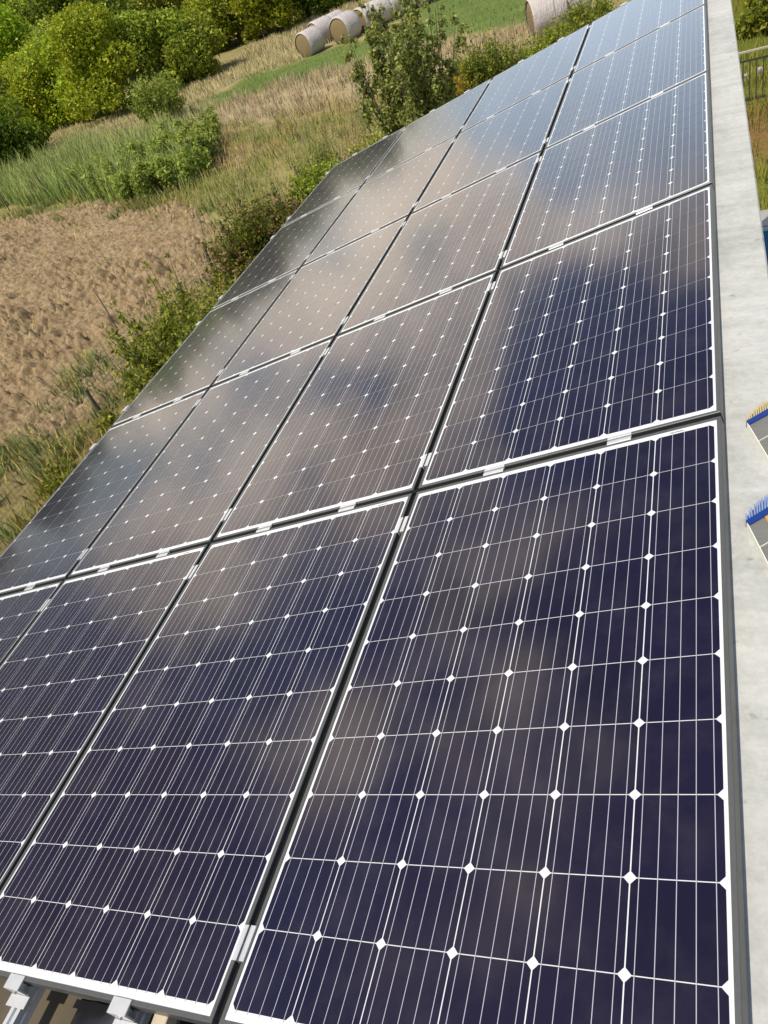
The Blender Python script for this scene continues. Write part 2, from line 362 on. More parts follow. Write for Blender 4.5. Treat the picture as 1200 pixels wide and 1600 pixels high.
# ------------------------------------------------------------------ ground (one sheet to the horizon, with the field strips)
SOIL = zone([(-160, 420), (0, 348), (60, 338), (150, 305), (200, 328), (330, 330), (352, 420), (225, 540), (190, 590), (150, 640), (60, 690), (-60, 700)])
MEADOW = zone([(270, 166), (330, 150), (400, 112), (480, 88), (560, 66), (640, 40), (660, -6), (860, -30), (850, 30), (790, 48), (690, 62), (560, 100), (450, 128), (340, 166)])
DRY = zone([(250, 205), (300, 172), (340, 166), (450, 128), (560, 100), (690, 62), (790, 48), (850, 30), (860, 70), (800, 110), (690, 110), (560, 158), (420, 192), (320, 210)])
PATH = zone([(40, 232), (110, 196), (240, 182), (330, 118), (400, 70), (480, 36), (560, 0), (650, -6), (600, 30), (480, 88), (400, 112), (330, 150), (250, 205), (60, 245)])
REED = zone([(-90, 380), (-60, 300), (0, 288), (100, 246), (250, 206), (335, 200), (345, 235), (300, 290), (200, 318), (100, 318), (0, 332)])
YARD = [(-7.5, -30), (-7.5, 40), (14, 40), (14, -30)]
C_YG = np.array((.27, .23, .10)); C_GREEN = np.array((.12, .17, .042)); C_DRY = np.array((.40, .32, .19)); C_PATH = np.array((.30, .25, .125)); C_LAWN = np.array((.13, .15, .025)); C_WEED = np.array((.20, .16, .07))

def ground_col(x, y):
    w1 = (fbm(x * .5, y * .5, 4, 3) - .5); w2 = fbm(x * .22 + 9, y * .22, 4, 11)
    c = C_YG[None] * np.ones((len(x), 3)) * (0.75 + .5 * w2)[:, None]
    def put(poly, colr, soft=1.0, amp=5.0):
        nonlocal c
        m = np.clip((sdist(x, y, poly) + w1 * amp) / soft + .5, 0, 1)[:, None]
        c = c * (1 - m) + colr * (0.8 + .4 * w2)[:, None] * m
    put(DRY, C_DRY, 1.5); put(MEADOW, C_GREEN, 1.5, 3.0); put(PATH, C_PATH, 1.0, 3.0)
    # mixed weeds close to the wire fence, lawn on the far side of the building
    m = np.clip((-x - 6) / 2, 0, 1) * np.clip((13 - y) / 4, 0, 1) * np.clip((x + 16) / 3, 0, 1); m = m[:, None]
    c = c * (1 - m) + C_WEED * m
    m = np.clip((x + 3) / 4, 0, 1)[:, None]
    c = c * (1 - m) + C_LAWN * (0.7 + .6 * w2)[:, None] * m
    m = (np.clip((x + 1) / 2, 0, 1) * np.exp(-((y - 17.0) / 1.8) ** 2))[:, None]
    c = c * (1 - m) + np.array((.20, .125, .045)) * m
    return c

def grid(x0, x1, y0, y1, st):
    xs = np.arange(x0, x1 + 1e-6, st); ys = np.arange(y0, y1 + 1e-6, st)
    X, Y = np.meshgrid(xs, ys); nx, ny = len(xs), len(ys)
    i = np.arange(ny - 1)[:, None] * nx + np.arange(nx - 1)[None]
    Fq = np.stack([i, i + 1, i + nx + 1, i + nx], -1).reshape(-1)
    return X.ravel(), Y.ravel(), Fq
# non-uniform grid: fine around the scene, coarse out to the horizon
xs = np.concatenate([[-1500, -900, -600, -400, -300, -240, -200], np.arange(-170, -60, 3.0), np.arange(-60, 12, .35), np.arange(12, 40, 3.0), [50, 80, 150, 300, 600, 1500]])
ys = np.concatenate([[-1500, -600, -200, -80, -30], np.arange(-12, 66, .35), np.arange(66, 200, 3.0), [230, 280, 350, 450, 700, 1500]])
X, Y = np.meshgrid(xs, ys); nx, ny = len(xs), len(ys); X = X.ravel(); Y = Y.ravel()
i = np.arange(ny - 1)[:, None] * nx + np.arange(nx - 1)[None]
Fq = np.stack([i, i + 1, i + nx + 1, i + nx], -1).reshape(-1)
Z = terrain(X, Y) + (fbm(X * .6, Y * .6, 3, 5) - .5) * .12
Z -= np.clip(sdist(X, Y, SOIL) / .8, 0, 1) * .25
gr = link('ground', np_mesh('ground', np.stack([X, Y, Z], 1), Fq, 4, M['earth'], ground_col(X, Y), True)); tag(gr, kind='structure')

# ploughed soil: clods in relief
X, Y, Fq = grid(-34, -9, 4.5, 26, .05)
sd = sdist(X, Y, SOIL) + (fbm(X * .9, Y * .9, 3, 21) - .5) * 2.2
keep = sd > -.6
n = fbm(X * 1.1, Y * 1.1, 3, 31); b = np.abs(fbm(X * 2.6, Y * 2.6, 4, 41) - .5) * 2; cl = fbm(X * 6.5, Y * 6.5, 3, 51)
row = .5 + .5 * np.sin((X * .35 + Y * .94) * 2 * np.pi / 1.3 + 3 * fbm(X * .4, Y * .4, 2, 61))
f1 = fbm(X * 14, Y * 14, 2, 141); b2 = np.abs(fbm(X * 5.2, Y * 5.2, 3, 151) - .5) * 2; pat = np.clip((fbm(X * .55, Y * .55, 3, 161) - .38) * 4.5, .15, 1.25)
H = -.08 + .38 * (n - .5) * pat + (.30 * (.32 - b) + .30 * (.3 - b2) + .45 * np.clip(cl - .46, 0, .25)) * pat + .20 * (f1 - .5) + .05 * row
Z = H * np.clip((sd + .35) / .6, .05, 1) + np.clip(sd, 0, .6) * .10 + np.clip(sd, -.6, 0) * .75 + .03
fk = Fq.reshape(-1, 4); fk = fk[keep[fk].all(1)]
used = np.unique(fk); mp = np.zeros(len(X), np.int64); mp[used] = np.arange(len(used))
so = link('ploughed_soil', np_mesh('ploughed_soil', np.stack([X, Y, Z], 1)[used], mp[fk].ravel(), 4, M['soil'], None, True)); tag(so, kind='structure')

# ------------------------------------------------------------------ grass and reeds (uncountable)
def blades(name, P, h, wd, colr, lean=.35, tipcol=None):
    n = len(P); th = rng.uniform(0, 2 * np.pi, n); z0 = terrain(P[:, 0], P[:, 1]) - .03
    dx, dy = np.cos(th) * wd / 2, np.sin(th) * wd / 2
    la = rng.uniform(0, 2 * np.pi, n); lm = h * rng.uniform(0, lean, n)
    ox, oy = np.cos(la) * lm, np.sin(la) * lm
    A = np.stack([P[:, 0] - dx, P[:, 1] - dy, z0], 1); B = np.stack([P[:, 0] + dx, P[:, 1] + dy, z0], 1)
    m0 = np.stack([P[:, 0] + ox * .35 + dx * .7, P[:, 1] + oy * .35 + dy * .7, z0 + h * .55], 1)
    m1 = np.stack([P[:, 0] + ox * .35 - dx * .7, P[:, 1] + oy * .35 - dy * .7, z0 + h * .55], 1)
    T = np.stack([P[:, 0] + ox, P[:, 1] + oy, z0 + h * .98], 1)
    V = np.stack([A, B, m0, m1, T], 1).reshape(-1, 3)
    b = np.arange(n)[:, None] * 5
    Fi = np.concatenate([b + [0, 1, 2], b + [0, 2, 3], b + [3, 2, 4]], 1).reshape(-1)
    cc = np.repeat(colr[:, None], 5, 1).copy()
    if tipcol is not None: cc[:, 4] = tipcol; cc[:, 2:4] = .5 * cc[:, 2:4] + .5 * tipcol[:, None]
    return link(name, np_mesh(name, V, Fi, 3, M['tint'], cc.reshape(-1, 3)))
def scatter(poly, dens, clump=1.0):
    p = np.array(poly); x0, y0 = p.min(0); x1, y1 = p.max(0); n = int((x1 - x0) * (y1 - y0) * dens)
    P = np.stack([rng.uniform(x0, x1, n), rng.uniform(y0, y1, n)], 1)
    sd = sdist(P[:, 0], P[:, 1], poly); k = sd + (fbm(P[:, 0] * .7, P[:, 1] * .7, 3, 71) - .5) * 3 > 0
    k &= rng.uniform(0, 1, n) < np.clip((fbm(P[:, 0] * 1.7, P[:, 1] * 1.7, 3, 81) - .5) * 4 * clump + .6, 0, 1)
    return P[k]
def var(c, n, a=.3):
    return np.array(c)[None] * rng.uniform(1 - a, 1 + a, (n, 1)) * rng.uniform(.92, 1.08, (n, 3))
ROUGH = zone([(330, 205), (420, 190), (560, 156), (700, 110), (800, 100), (860, 70), (900, 60), (700, 200), (560, 300), (450, 345), (330, 335), (200, 322), (300, 292), (345, 235)])
P = scatter(ROUGH, 200, .6); n = len(P); c = var((.40, .325, .105), n); g = fbm(P[:, 0] * .5, P[:, 1] * .5, 3, 91)[:, None]
c = np.where(g > .56, var((.28, .29, .075), n), np.where(g < .42, var((.45, .34, .155), n), c))
tag(blades('rough_grass', P, rng.uniform(.12, .5, n) * np.where(rng.uniform(0, 1, n) < .06, 1.7, 1), rng.uniform(.012, .03, n), c, .7), 'rough yellow green grass between the ploughed soil and the mown meadow', 'grass', kind='stuff')
P = scatter(DRY, 120); n = len(P)
tag(blades('dry_grass', P, rng.uniform(.2, .6, n), rng.uniform(.015, .035, n), var((.44, .345, .19), n), .7), 'pale dry standing grass below the green meadow strip', 'grass', kind='stuff')
P = scatter(MEADOW, 60, .4); n = len(P)
tag(blades('meadow_grass', P, rng.uniform(.06, .2, n), rng.uniform(.015, .04, n), var((.19, .25, .07), n), .6), 'short green meadow grass around the hay bales', 'grass', kind='stuff')
P = scatter(PATH, 200, .5); n = len(P)
tag(blades('path_grass', P, rng.uniform(.12, .4, n), rng.uniform(.015, .04, n), var((.50, .42, .2), n), .7), 'dry grass strip running along the foot of the bushes', 'grass', kind='stuff')
P = scatter(REED, 190, 1.0); n = len(P); gg = fbm(P[:, 0] * .5, P[:, 1] * .5, 3, 101)[:, None]
back = np.clip((P[:, 1] - 21.0 - (P[:, 0] + 15) * -.28) / 8.0, 0, 1)[:, None]
c = np.where(gg > .5, var((.18, .29, .045), n), var((.28, .36, .07), n)) * (1 - .45 * back) + .45 * back * var((.38, .36, .15), n)
hh = rng.uniform(.5, 1.25, n) * (0.7 + .7 * gg[:, 0])
tag(blades('reed_grass', P, hh, rng.uniform(.02, .05, n), c, .55, c * .6 + .4 * np.array((.50, .50, .20))), 'tall green reedy grass on the bank behind the soil', 'reeds', kind='stuff')
LAST_REED = REED
WEEDS = [zone(q) for q in ([(-60, 690), (30, 690), (110, 720), (100, 760), (0, 830), (-90, 820)], [(130, 560), (180, 560), (200, 600), (150, 640), (100, 620)], [(40, 300), (120, 300), (110, 345), (40, 345)], [(110, 415), (165, 410), (170, 425), (120, 430)], [(205, 315), (240, 310), (235, 335), (205, 335)], [(65, 285), (110, 285), (110, 320), (60, 330)], [(60, 635), (85, 635), (85, 660), (55, 660)], [(-40, 860), (20, 800), (60, 780), (120, 700), (180, 650), (230, 640), (60, 900), (-40, 1000)])]
PP = [scatter(z_, 260, 1.3) for z_ in WEEDS]
Q = np.stack([rng.uniform(-32, -9, 60000), rng.uniform(4, 27, 60000)], 1); sd = sdist(Q[:, 0], Q[:, 1], SOIL)
pp = np.where(sd < 0, np.exp(sd / .9), np.exp(-sd / .55)) * np.clip((fbm(Q[:, 0] * .9, Q[:, 1] * .9, 3, 131) - .38) * 5, 0, 1) + .25 * np.clip((fbm(Q[:, 0] * 1.4, Q[:, 1] * 1.4, 3, 133) - .66) * 12, 0, 1)
PP.append(Q[rng.uniform(0, 1, len(Q)) < pp * .9]); P = np.concatenate(PP); n = len(P)
tp = rng.uniform(0, 1, (n, 1)) + (fbm(P[:, 0] * 1.2, P[:, 1] * 1.2, 2, 111)[:, None] - .5) * 2
c = np.where(tp > .75, var((.46, .35, .09), n), np.where(tp > .35, var((.22, .25, .07), n), var((.15, .20, .05), n)))
tag(blades('weeds', P, rng.uniform(.12, .5, n), rng.uniform(.015, .04, n), c, .8), 'green and ochre weeds growing along the edges of the soil', 'weeds', kind='stuff')
LAWN = [(0.0, 7), (0.0, 34), (4, 34), (4, 7)]
P = scatter(LAWN, 330, .7); n = len(P); dead = np.exp(-((P[:, 1] - 17.0) / 1.6) ** 2)[:, None] * .8
c = np.where(rng.uniform(0, 1, (n, 1)) < dead, var((.25, .16, .05), n), var((.21, .22, .03), n))
tag(blades('lawn_grass', P, rng.uniform(.1, .4, n), rng.uniform(.012, .03, n), c, .9), 'long green lawn grass between the building and the iron railing', 'grass', kind='stuff')

# ------------------------------------------------------------------ foliage
def leaf_cloud(lumps, n, size, aspect=.5, up=.25, shell=.55, seed=0):
    r = np.random.default_rng(seed)
    w = np.array([l[3] * l[4] * l[5] for l in lumps]) ** (2 / 3); w /= w.sum()
    idx = r.choice(len(lumps), n, p=w); L = np.array(lumps)[idx]
    d = r.normal(size=(n, 3)); d /= np.linalg.norm(d, axis=1)[:, None]
    rad = (shell + (1 - shell) * r.uniform(0, 1, n)) * (1 + .25 * r.normal(size=n) * (r.uniform(size=n) < .35))
    P = L[:, :3] + d * L[:, 3:6] * rad[:, None]
    P = P[P[:, 2] > .03]; d = d[:len(P)]; n = len(P)
    nrm = d * .8 + r.normal(size=(n, 3)) * .45 + np.array([0, 0, up]); nrm /= np.linalg.norm(nrm, axis=1)[:, None]
    t = np.cross(nrm, r.normal(size=(n, 3))); t /= np.linalg.norm(t, axis=1)[:, None]; b = np.cross(nrm, t)
    s = size * r.uniform(.45, 1.65, n)[:, None]
    V = np.stack([P - t * s * .5, P + b * s * aspect * .5 + nrm * s * .08, P + t * s * .5, P - b * s * aspect * .5 + nrm * s * .08], 1).reshape(-1, 3)
    return V
def leaves(name, V, mat, parent):
    return link(name, np_mesh(name, V, np.arange(len(V)), 4, mat), parent)
def limbs(h, w, nlimb, r0, seed, split=.25):
    r = random.Random(seed); mb = MB()
    mb.tube([(0, 0, -.1), (r.uniform(-.05, .05) * w, r.uniform(-.05, .05) * w, h * .35), (0, 0, h * .7)], [r0, r0 * .7, r0 * .25], 7)
    for i in range(nlimb):
        a = r.uniform(0, 2 * math.pi); z0 = h * r.uniform(split * .3, .5); q = w * r.uniform(.2, .42)
        mb.tube([(0, 0, z0), (math.cos(a) * q * .5, math.sin(a) * q * .5, z0 + h * r.uniform(.1, .2)), (math.cos(a) * q, math.sin(a) * q, min(h * .95, z0 + h * r.uniform(.25, .45)))], [r0 * .45, r0 * .3, r0 * .08], 5)
    return mb
def round_lumps(h, w, k, seed, low=.1):
    r = random.Random(seed); L = []
    for i in range(k):
        a = r.uniform(0, 2 * math.pi); q = w * .5 * math.sqrt(r.uniform(0, .62)); z = h * (low + (0.86 - low) * r.random() ** .8)
        q *= (1.0 if z < h * .6 else 1.0 - .75 * (z / h - .6) / .4)
        s = w * r.uniform(.11, .25)
        L.append((math.cos(a) * q, math.sin(a) * q, max(z, s * .6), s, s, s * r.uniform(.65, .95)))
    return L
def make_tree(name, label, cat, kind, h, w, nleaf, size, seed, lumps=26, group=None, low=.1, aspect=.6):
    t = thing(name, label, cat, group=group)
    limbs(h, w, 7, .02 * h + .03, seed).build('trunk', M['bark'], t)
    leaves('crown', leaf_cloud(round_lumps(h, w, lumps, seed, low), nleaf, size, aspect, .5, .78, seed), LEAF[kind], t)
    return t
def put(t, p, rz=0, s=1.0):
    t.location = (p[0], p[1], float(terrain(p[0], p[1])) - .05); t.rotation_euler = (0, 0, rz); t.scale = (s, s, s)

# bushes along the foot of the wooded slope (each its own crown)
G1 = 'bushes along the meadow edge'
FRONT = [ # u, v(base), h, w, kind, label
 (18, 262, 3.6, 6.0, 'dark', 'low dark green bush at the left picture edge above the reeds'),
 (-50, 245, 4.6, 6.5, 'mid', 'mid green bush cut by the left picture edge behind the reeds'),
 (28, 215, 4.2, 6.0, 'mid', 'mid green rounded bush left of the big bright yellow green bush'),
 (95, 198, 4.6, 5.0, 'bright', 'green bush at the left end of the big bright bush'),
 (135, 186, 5.4, 6.0, 'bright', 'bright yellow green bush left of centre in the front row'),
 (190, 178, 6.2, 6.5, 'bright', 'tallest bright yellow green bush behind the feathery olive shrub'),
 (240, 186, 3.2, 3.6, 'olive', 'feathery olive shrub standing in front of the bright bushes'),
 (270, 140, 5.0, 5.8, 'mid', 'mid green bush right of the feathery olive shrub'),
 (318, 122, 3.6, 4.6, 'mid', 'green bush at the right end of the front row'),
 (395, 62, 5.2, 6.0, 'mid', 'green bush above the dry grass left of the hay bales'),
 (345, 78, 5.0, 6.0, 'bright', 'yellow green bush between the front row and the hay bale bushes'),
 (440, 52, 4.6, 5.6, 'bright', 'bright yellow green bush nearest the left hay bale'),
 (482, 26, 5.0, 6.5, 'dark', 'dark green bush directly behind the first hay bales'),
 (530, 8, 5.5, 7.0, 'mid', 'green bush behind the hay bale row at the top edge'),
 (575, -8, 5.5, 7.0, 'dark', 'dark bush behind the far hay bales at the top edge'),
]
for q, (u, v, h, w, kd, lb) in enumerate(FRONT):
    p = ground_pt(u, v); h *= .86; w *= .84
    if kd == 'olive': FEATHER = (u, v - 38, h, w, kd, lb); continue
    else: t = make_tree('bush', lb, 'bush', kd, h, w, 17000, .165, 300 + q, 26, G1, .06)
    put(t, p, q * 1.3)
# trees of the wooded slope
protos = []
for q, (kd, h, w) in enumerate((('mid', 7.5, 7.0), ('dark', 8.5, 7.0), ('bright', 7.0, 7.5), ('mid', 6.0, 6.5), ('olive', 6.5, 6.5))):
    protos.append(make_tree('tree', 'leafy green tree on the wooded slope behind the meadow bushes', 'tree', kd, h, w, 15000, .21, 500 + q, 28, 'trees on the wooded slope', .12))
spots = []
rr = random.Random(5)
for s_ in np.arange(7, 62, 5.2):
    for a_ in np.arange(-70, 66, 5.6):
        s2 = s_ + rr.uniform(-1.8, 1.8); a2 = a_ + rr.uniform(-2.2, 2.2)
        x = -37 - .85 * s2 + .53 * a2; y = 41 + .53 * s2 + .85 * a2
        d = AX.T @ (np.array([x, y, float(terrain(x, y)) + 3]) - CAM)
        if d[2] > -5: continue
        u = 600 + F_PX * d[0] / -d[2]; v = 800 - F_PX * d[1] / -d[2]
        if (-150 < u < 620 and v > -260) or (u <= -150 and s_ < 18 and y > -20): spots.append((x, y, s2))
used = set()
PH_ = (7.5, 8.5, 7.0, 6.0, 6.5)
def capped(x, y, q, s):       # the wood's skyline stays a few degrees above the eye line
    top = 4.6 + math.hypot(x + 2, y - 2) * math.tan(R(5.0)) + rr.uniform(-.7, .5)
    return min(s, max(.45, (top - float(terrain(x, y))) / PH_[q]))
for x, y, s2 in spots:
    q = rr.choice([0, 0, 1, 1, 2, 3, 3, 4]); 
    if q not in used: used.add(q); t = protos[q]
    else: t = dup(protos[q], (0, 0, 0))
    put(t, (x, y), rr.uniform(0, 6.3), capped(x, y, q, rr.uniform(.8, 1.15)))
# the slope's trees that only the glass reflects (left of the picture) are the same wood continued
for a_ in np.arange(-100, -62, 6.5):
    for s2 in (6, 13, 20):
        x = -37 - .85 * s2 + .53 * a_ + rr.uniform(-2, 2); y = 41 + .53 * s2 + .85 * a_ + rr.uniform(-2, 2)
        q = rr.choice([0, 1, 3]); put(dup(protos[q], (0, 0, 0)), (x, y), rr.uniform(0, 6.3), capped(x, y, q, rr.uniform(.8, 1.1)))

# shrubs below the eave
def upright_shrub(name, label, cat, u, v, h, w, kind, seed, n=7000, size=.085, extra=None, group='shrubs along the wire fence'):
    p = centre_pt(u, v, h); t = thing(name, label, cat, (p[0], p[1], -.03), group=group)
    r = random.Random(seed); mb = MB(); L = []
    for i in range(int(22 + w * 14)):
        a = r.uniform(0, 6.28); q = w * .5 * math.sqrt(r.random()); hh = h * r.uniform(.55, 1.0) * (1 - .35 * (q / (w * .5)) ** 2)
        bx, by = math.cos(a) * q * .3, math.sin(a) * q * .3; tx, ty = math.cos(a) * q, math.sin(a) * q
        mb.tube([(bx, by, -.05), ((bx + tx) / 2, (by + ty) / 2, hh * .5), (tx, ty, hh * .97)], [.02, .012, .004], 4)
        for f in np.linspace(.2, 1, 9):
            s = .06 + .19 * (1 - f) ** .7; L.append((bx + (tx - bx) * f + r.uniform(-.04, .04), by + (ty - by) * f + r.uniform(-.04, .04), hh * f, s, s, s * 1.2))
    for l_ in round_lumps(h * .8, w * .95, 26, seed + 5, .08): L.append((l_[0], l_[1], l_[2], l_[3] * .95, l_[4] * .95, l_[5]))
    mb.build('stem', M['bark'], t)
    leaves('foliage', leaf_cloud(L, n, size, .42, .5, .2, seed), LEAF[kind], t)
    if extra: leaves('dry_foliage', leaf_cloud([l for l in L if l[2] > h * .25][::3], extra, size, .5, .3, .3, seed + 1), LEAF['dry'], t)
    return t
upright_shrub('feathery_shrub', FEATHER[5], 'shrub', *FEATHER[:4], 'reedleaf', 718, 9000, .15, None, G1)
upright_shrub('hedge_shrub', 'green upright shrub nearest the camera left of the panels', 'shrub', 292, 528, 3.0, 3.2, 'hedge', 701, 42000, .075)
upright_shrub('hedge_shrub', 'green shrub at the foot of the nearest shrub by the short post', 'shrub', 236, 598, 1.1, 1.3, 'hedge', 702, 13000, .07, 1200)
upright_shrub('hedge_shrub', 'dark shrub with dry pinkish twigs beside the middle of the array', 'shrub', 418, 372, 2.4, 3.1, 'dark', 703, 36000, .072, 6000)
upright_shrub('hedge_shrub', 'small shrub with dry twigs below the dark twiggy shrub', 'shrub', 375, 440, 1.6, 1.8, 'hedge', 704, 15000, .07, 1800)
upright_shrub('hedge_shrub', 'small fresh green shrub at the far left corner of the array', 'shrub', 492, 282, 1.6, 1.7, 'mid', 705, 11000, .08)
upright_shrub('hedge_shrub', 'little green sapling shrub just behind the far left array corner', 'shrub', 508, 248, 1.1, .9, 'mid', 706, 1800, .09)
upright_shrub('hedge_shrub', 'yellowish low shrub peeking over the far left corner panel', 'shrub', 520, 270, .8, 1.4, 'olive', 707, 2200, .08)
upright_shrub('hedge_shrub', 'low yellow green shrub under the young tree', 'shrub', 590, 222, 1.0, 2.2, 'olive', 708, 3000, .09)
upright_shrub('hedge_shrub', 'orange brown autumn coloured shrub right of the young tree', 'shrub', 704, 146, 2.1, 1.5, 'orange', 709, 7000, .08)
upright_shrub('hedge_shrub', 'dark green dense shrub right of the orange shrub', 'shrub', 738, 112, 2.4, 1.9, 'hedge', 710, 14000, .08)
upright_shrub('hedge_shrub', 'dark green shrub at the right end of the dense pair', 'shrub', 780, 94, 2.4, 1.9, 'hedge', 711, 13000, .08)
upright_shrub('hedge_shrub', 'leafy weedy shrub in front of the large right hay bale', 'shrub', 868, 62, 1.5, 2.4, 'mid', 712, 5000, .10)
upright_shrub('hedge_shrub', 'yellow green weedy shrub right of the large hay bale', 'shrub', 915, 22, 1.7, 2.2, 'mid', 713, 4500, .10)
upright_shrub('hedge_shrub', 'low dark vine shrub left of the large right hay bale', 'shrub', 830, 84, .9, 1.6, 'mid', 714, 2500, .10)
upright_shrub('hedge_shrub', 'small dark sapling beside the top of the array', 'shrub', 938, 14, 1.6, .9, 'dark', 715, 1500, .10)
upright_shrub('garden_weed', 'low green weed plant beside the lower left array edge', 'plant', 90, 742, .5, 1.0, 'mid', 716, 1600, .08)
upright_shrub('garden_weed', 'small green weed plant beside the short wooden post', 'plant', 170, 655, .5, .7, 'mid', 717, 900, .08)

# young tree with open crown
p = centre_pt(634, 126, 4.5)
yt = thing('young_tree', 'young tree with open airy crown standing beyond the array', 'tree', (p[0], p[1], -.03))
r = random.Random(3); mb = MB(); L = []
mb.tube([(0, 0, -.1), (.03, .02, .6), (.02, .05, 1.2)], [.08, .06, .04], 7)
for i in range(26):
    a = r.uniform(0, 6.28); q = 1.5 * math.sqrt(r.uniform(.03, 1)); top = 4.5 * r.uniform(.78, 1.0) * (1 - .10 * q * q / 1.5); z0 = r.uniform(.2, .9)
    pts = [(0.02, .03, z0), (math.cos(a) * q * .75, math.sin(a) * q * .75, z0 + (top - z0) * .42), (math.cos(a) * q, math.sin(a) * q, top)]
    mb.tube(pts, [.03, .018, .005], 5)
    for f in np.linspace(.22, 1, 13):
        e = 2 * f if f < .5 else 2 * (f - .5); A_, B_ = (pts[0], pts[1]) if f < .5 else (pts[1], pts[2])
        c_ = [A_[j] + (B_[j] - A_[j]) * e for j in range(3)]
        s = r.uniform(.14, .34) * (1.25 - .75 * f); L.append((c_[0] + r.uniform(-.2, .2), c_[1] + r.uniform(-.2, .2), c_[2] + r.uniform(-.1, .1), s, s, s * 1.2))
mb.build('trunk', M['bark'], yt)
leaves('crown', leaf_cloud(L, 34000, .085, .55, .5, .1, 33), LEAF['olive2'] if 'olive2' in LEAF else leaf_mat('leaf_young', (.09, .10, .02), (.25, .26, .055), (.46, .44, .12), .45, .05), yt)

# dark trees at the top right, beyond the railing
for q, (x, y, h, w, kd, lb) in enumerate(((2.7, 26.8, 3.4, 3.6, 'dark', 'dark green bush beyond the iron railing at the top right'), (.6, 33.0, 3.6, 4.0, 'mid', 'mid green bush behind the parapet end at the top right'), (1.55, 25.2, 1.0, 1.5, 'mid', 'low green bush just behind the iron railing'))):
    put(make_tree('bush', lb, 'bush', kd, h, w, 8000, .16, 800 + q, 26, None, .08), (x, y))

# leafy tall weeds growing through the reedy bank
k_ = 0
for u, v, h, w in ((300, 285, 1.5, 2.0), (262, 300, 1.4, 2.2), (222, 312, 1.3, 1.8), (318, 262, 1.6, 1.8), (285, 250, 1.5, 2.0), (180, 305, 1.2, 1.8), (240, 268, 1.4, 2.0), (330, 236, 1.6, 1.6), (150, 290, 1.2, 1.7)):
    p_ = ground_pt(u, v)
    t = thing('tall_weed', 'leafy bright green tall weed on the reedy bank behind the soil', 'plant', (p_[0], p_[1], -.03), group='tall weeds on the reedy bank')
    r = random.Random(900 + k_); mb = MB(); L = []
    for i in range(14):
        a = r.uniform(0, 6.28); q = w * .5 * math.sqrt(r.random()); hh = h * r.uniform(.6, 1)
        mb.tube([(math.cos(a) * q * .6, math.sin(a) * q * .6, -.05), (math.cos(a) * q, math.sin(a) * q, hh)], [.015, .005], 4)
        for f in (.35, .6, .85): L.append((math.cos(a) * q * (.6 + .4 * f), math.sin(a) * q * (.6 + .4 * f), hh * f, .24, .24, .2))
    mb.build('stem', M['bark'], t); leaves('foliage', leaf_cloud(L, 2600, .13, .4, .8, .3, 900 + k_), LEAF['reedleaf'], t); k_ += 1

# ------------------------------------------------------------------ hay bales
BR, BLN = .62, 1.15
def bale_body(r, L, seg=40):
    mb = MB(); V = []; Fc = []
    prof = [(-L/2, r * .90), (-L/2 + .05, r * .985), (-L/4, r), (0, r * 1.004), (L/4, r), (L/2 - .05, r * .985), (L/2, r * .90)]
    for x, q in prof:
        for k_ in range(seg):
            t = 2 * math.pi * k_ / seg; zz = math.sin(t) * q
            zz = max(zz, -r * .93); wob = 1 + .012 * math.sin(5 * t + x * 9)
            V.append((x, math.cos(t) * q * wob, zz))
    for i_ in range(len(prof) - 1):
        for k_ in range(seg):
            k2 = (k_ + 1) % seg; Fc.append((i_*seg+k_, i_*seg+k2, (i_+1)*seg+k2, (i_+1)*seg+k_))
    mb.add(V, Fc); return mb
def bale_ends(r, L, sx, seg=40):
    mb = MB()
    for sx in (sx,):
        V = []; rings = [0, .3, .6, .86]
        for q in rings:
            for k_ in range(seg):
                t = 2 * math.pi * k_ / seg; V.append((sx * (L/2 + .018 - .05 * (q > .8) + .02 * math.sin(q * 20)), math.cos(t) * r * q * 1.03, max(math.sin(t) * r * q * 1.03, -r * .93)))
        Fc = []
        for i_ in range(3):
            for k_ in range(seg):
                k2 = (k_ + 1) % seg; Fc.append((i_*seg+k_, i_*seg+k2, (i_+1)*seg+k2, (i_+1)*seg+k_))
        mb.add(V, Fc)
    return mb
b0 = thing('hay_bale', 'x', 'hay bale', group='round hay bales in the meadow row')
bale_body(BR, BLN).build('net_wrap', M['wrap'], b0, True); bale_ends(BR, BLN, -1).build('straw_end', M['straw'], b0, True); bale_ends(BR, BLN, 1).build('straw_end', M['straw'], b0, True)
BALES = [(490, 84, 1.0, 'nearest bale at the lower left end of the hay bale row'), (508, 66, 1.0, 'second hay bale from the left end of the row'), (528, 54, .95, 'half hidden hay bale behind the third bale from the left'),
         (545, 63, 1.08, 'large straw faced hay bale in front of the half hidden one'), (577, 46, 1.0, 'hay bale just right of the large straw faced bale'), (597, 37, 1.0, 'hay bale behind the top twigs of the young tree'),
         (618, 27, 1.04, 'hay bale above the young tree crown near the top edge'), (642, 14, 1.0, 'hay bale right of the young tree at the top edge'), (663, 7, 1.0, 'second last hay bale at the right end of the row'), (684, -1, 1.0, 'last hay bale at the right end of the meadow row')]
pa = ground_pt(484, 85); pb = ground_pt(642, 14); ang = math.atan2(pb[1] - pa[1], pb[0] - pa[0])
for q, (u, v, s, lb) in enumerate(BALES):
    p = ground_pt(u, v); t = b0 if q == 0 else dup(b0, (0, 0, 0))
    t['label'] = lb; t.location = (p[0], p[1], BR * s * .93 - .02); t.rotation_euler = (0, 0, ang + R(14) + rr.uniform(-.12, .12)); t.scale = (s, s, s)
for u, v, s, lb in ((858, 52, 1.12, 'large hay bale behind the shrubs beside the array top'), (893, 33, 1.12, 'hay bale behind the large right bale partly hidden by shrubs')):
    p = ground_pt(u, v); t = dup(b0, (p[0], p[1], BR * s * .93 - .02), (0, 0, R(22)), (s, s, s), lb, 'hay bales close to the building')

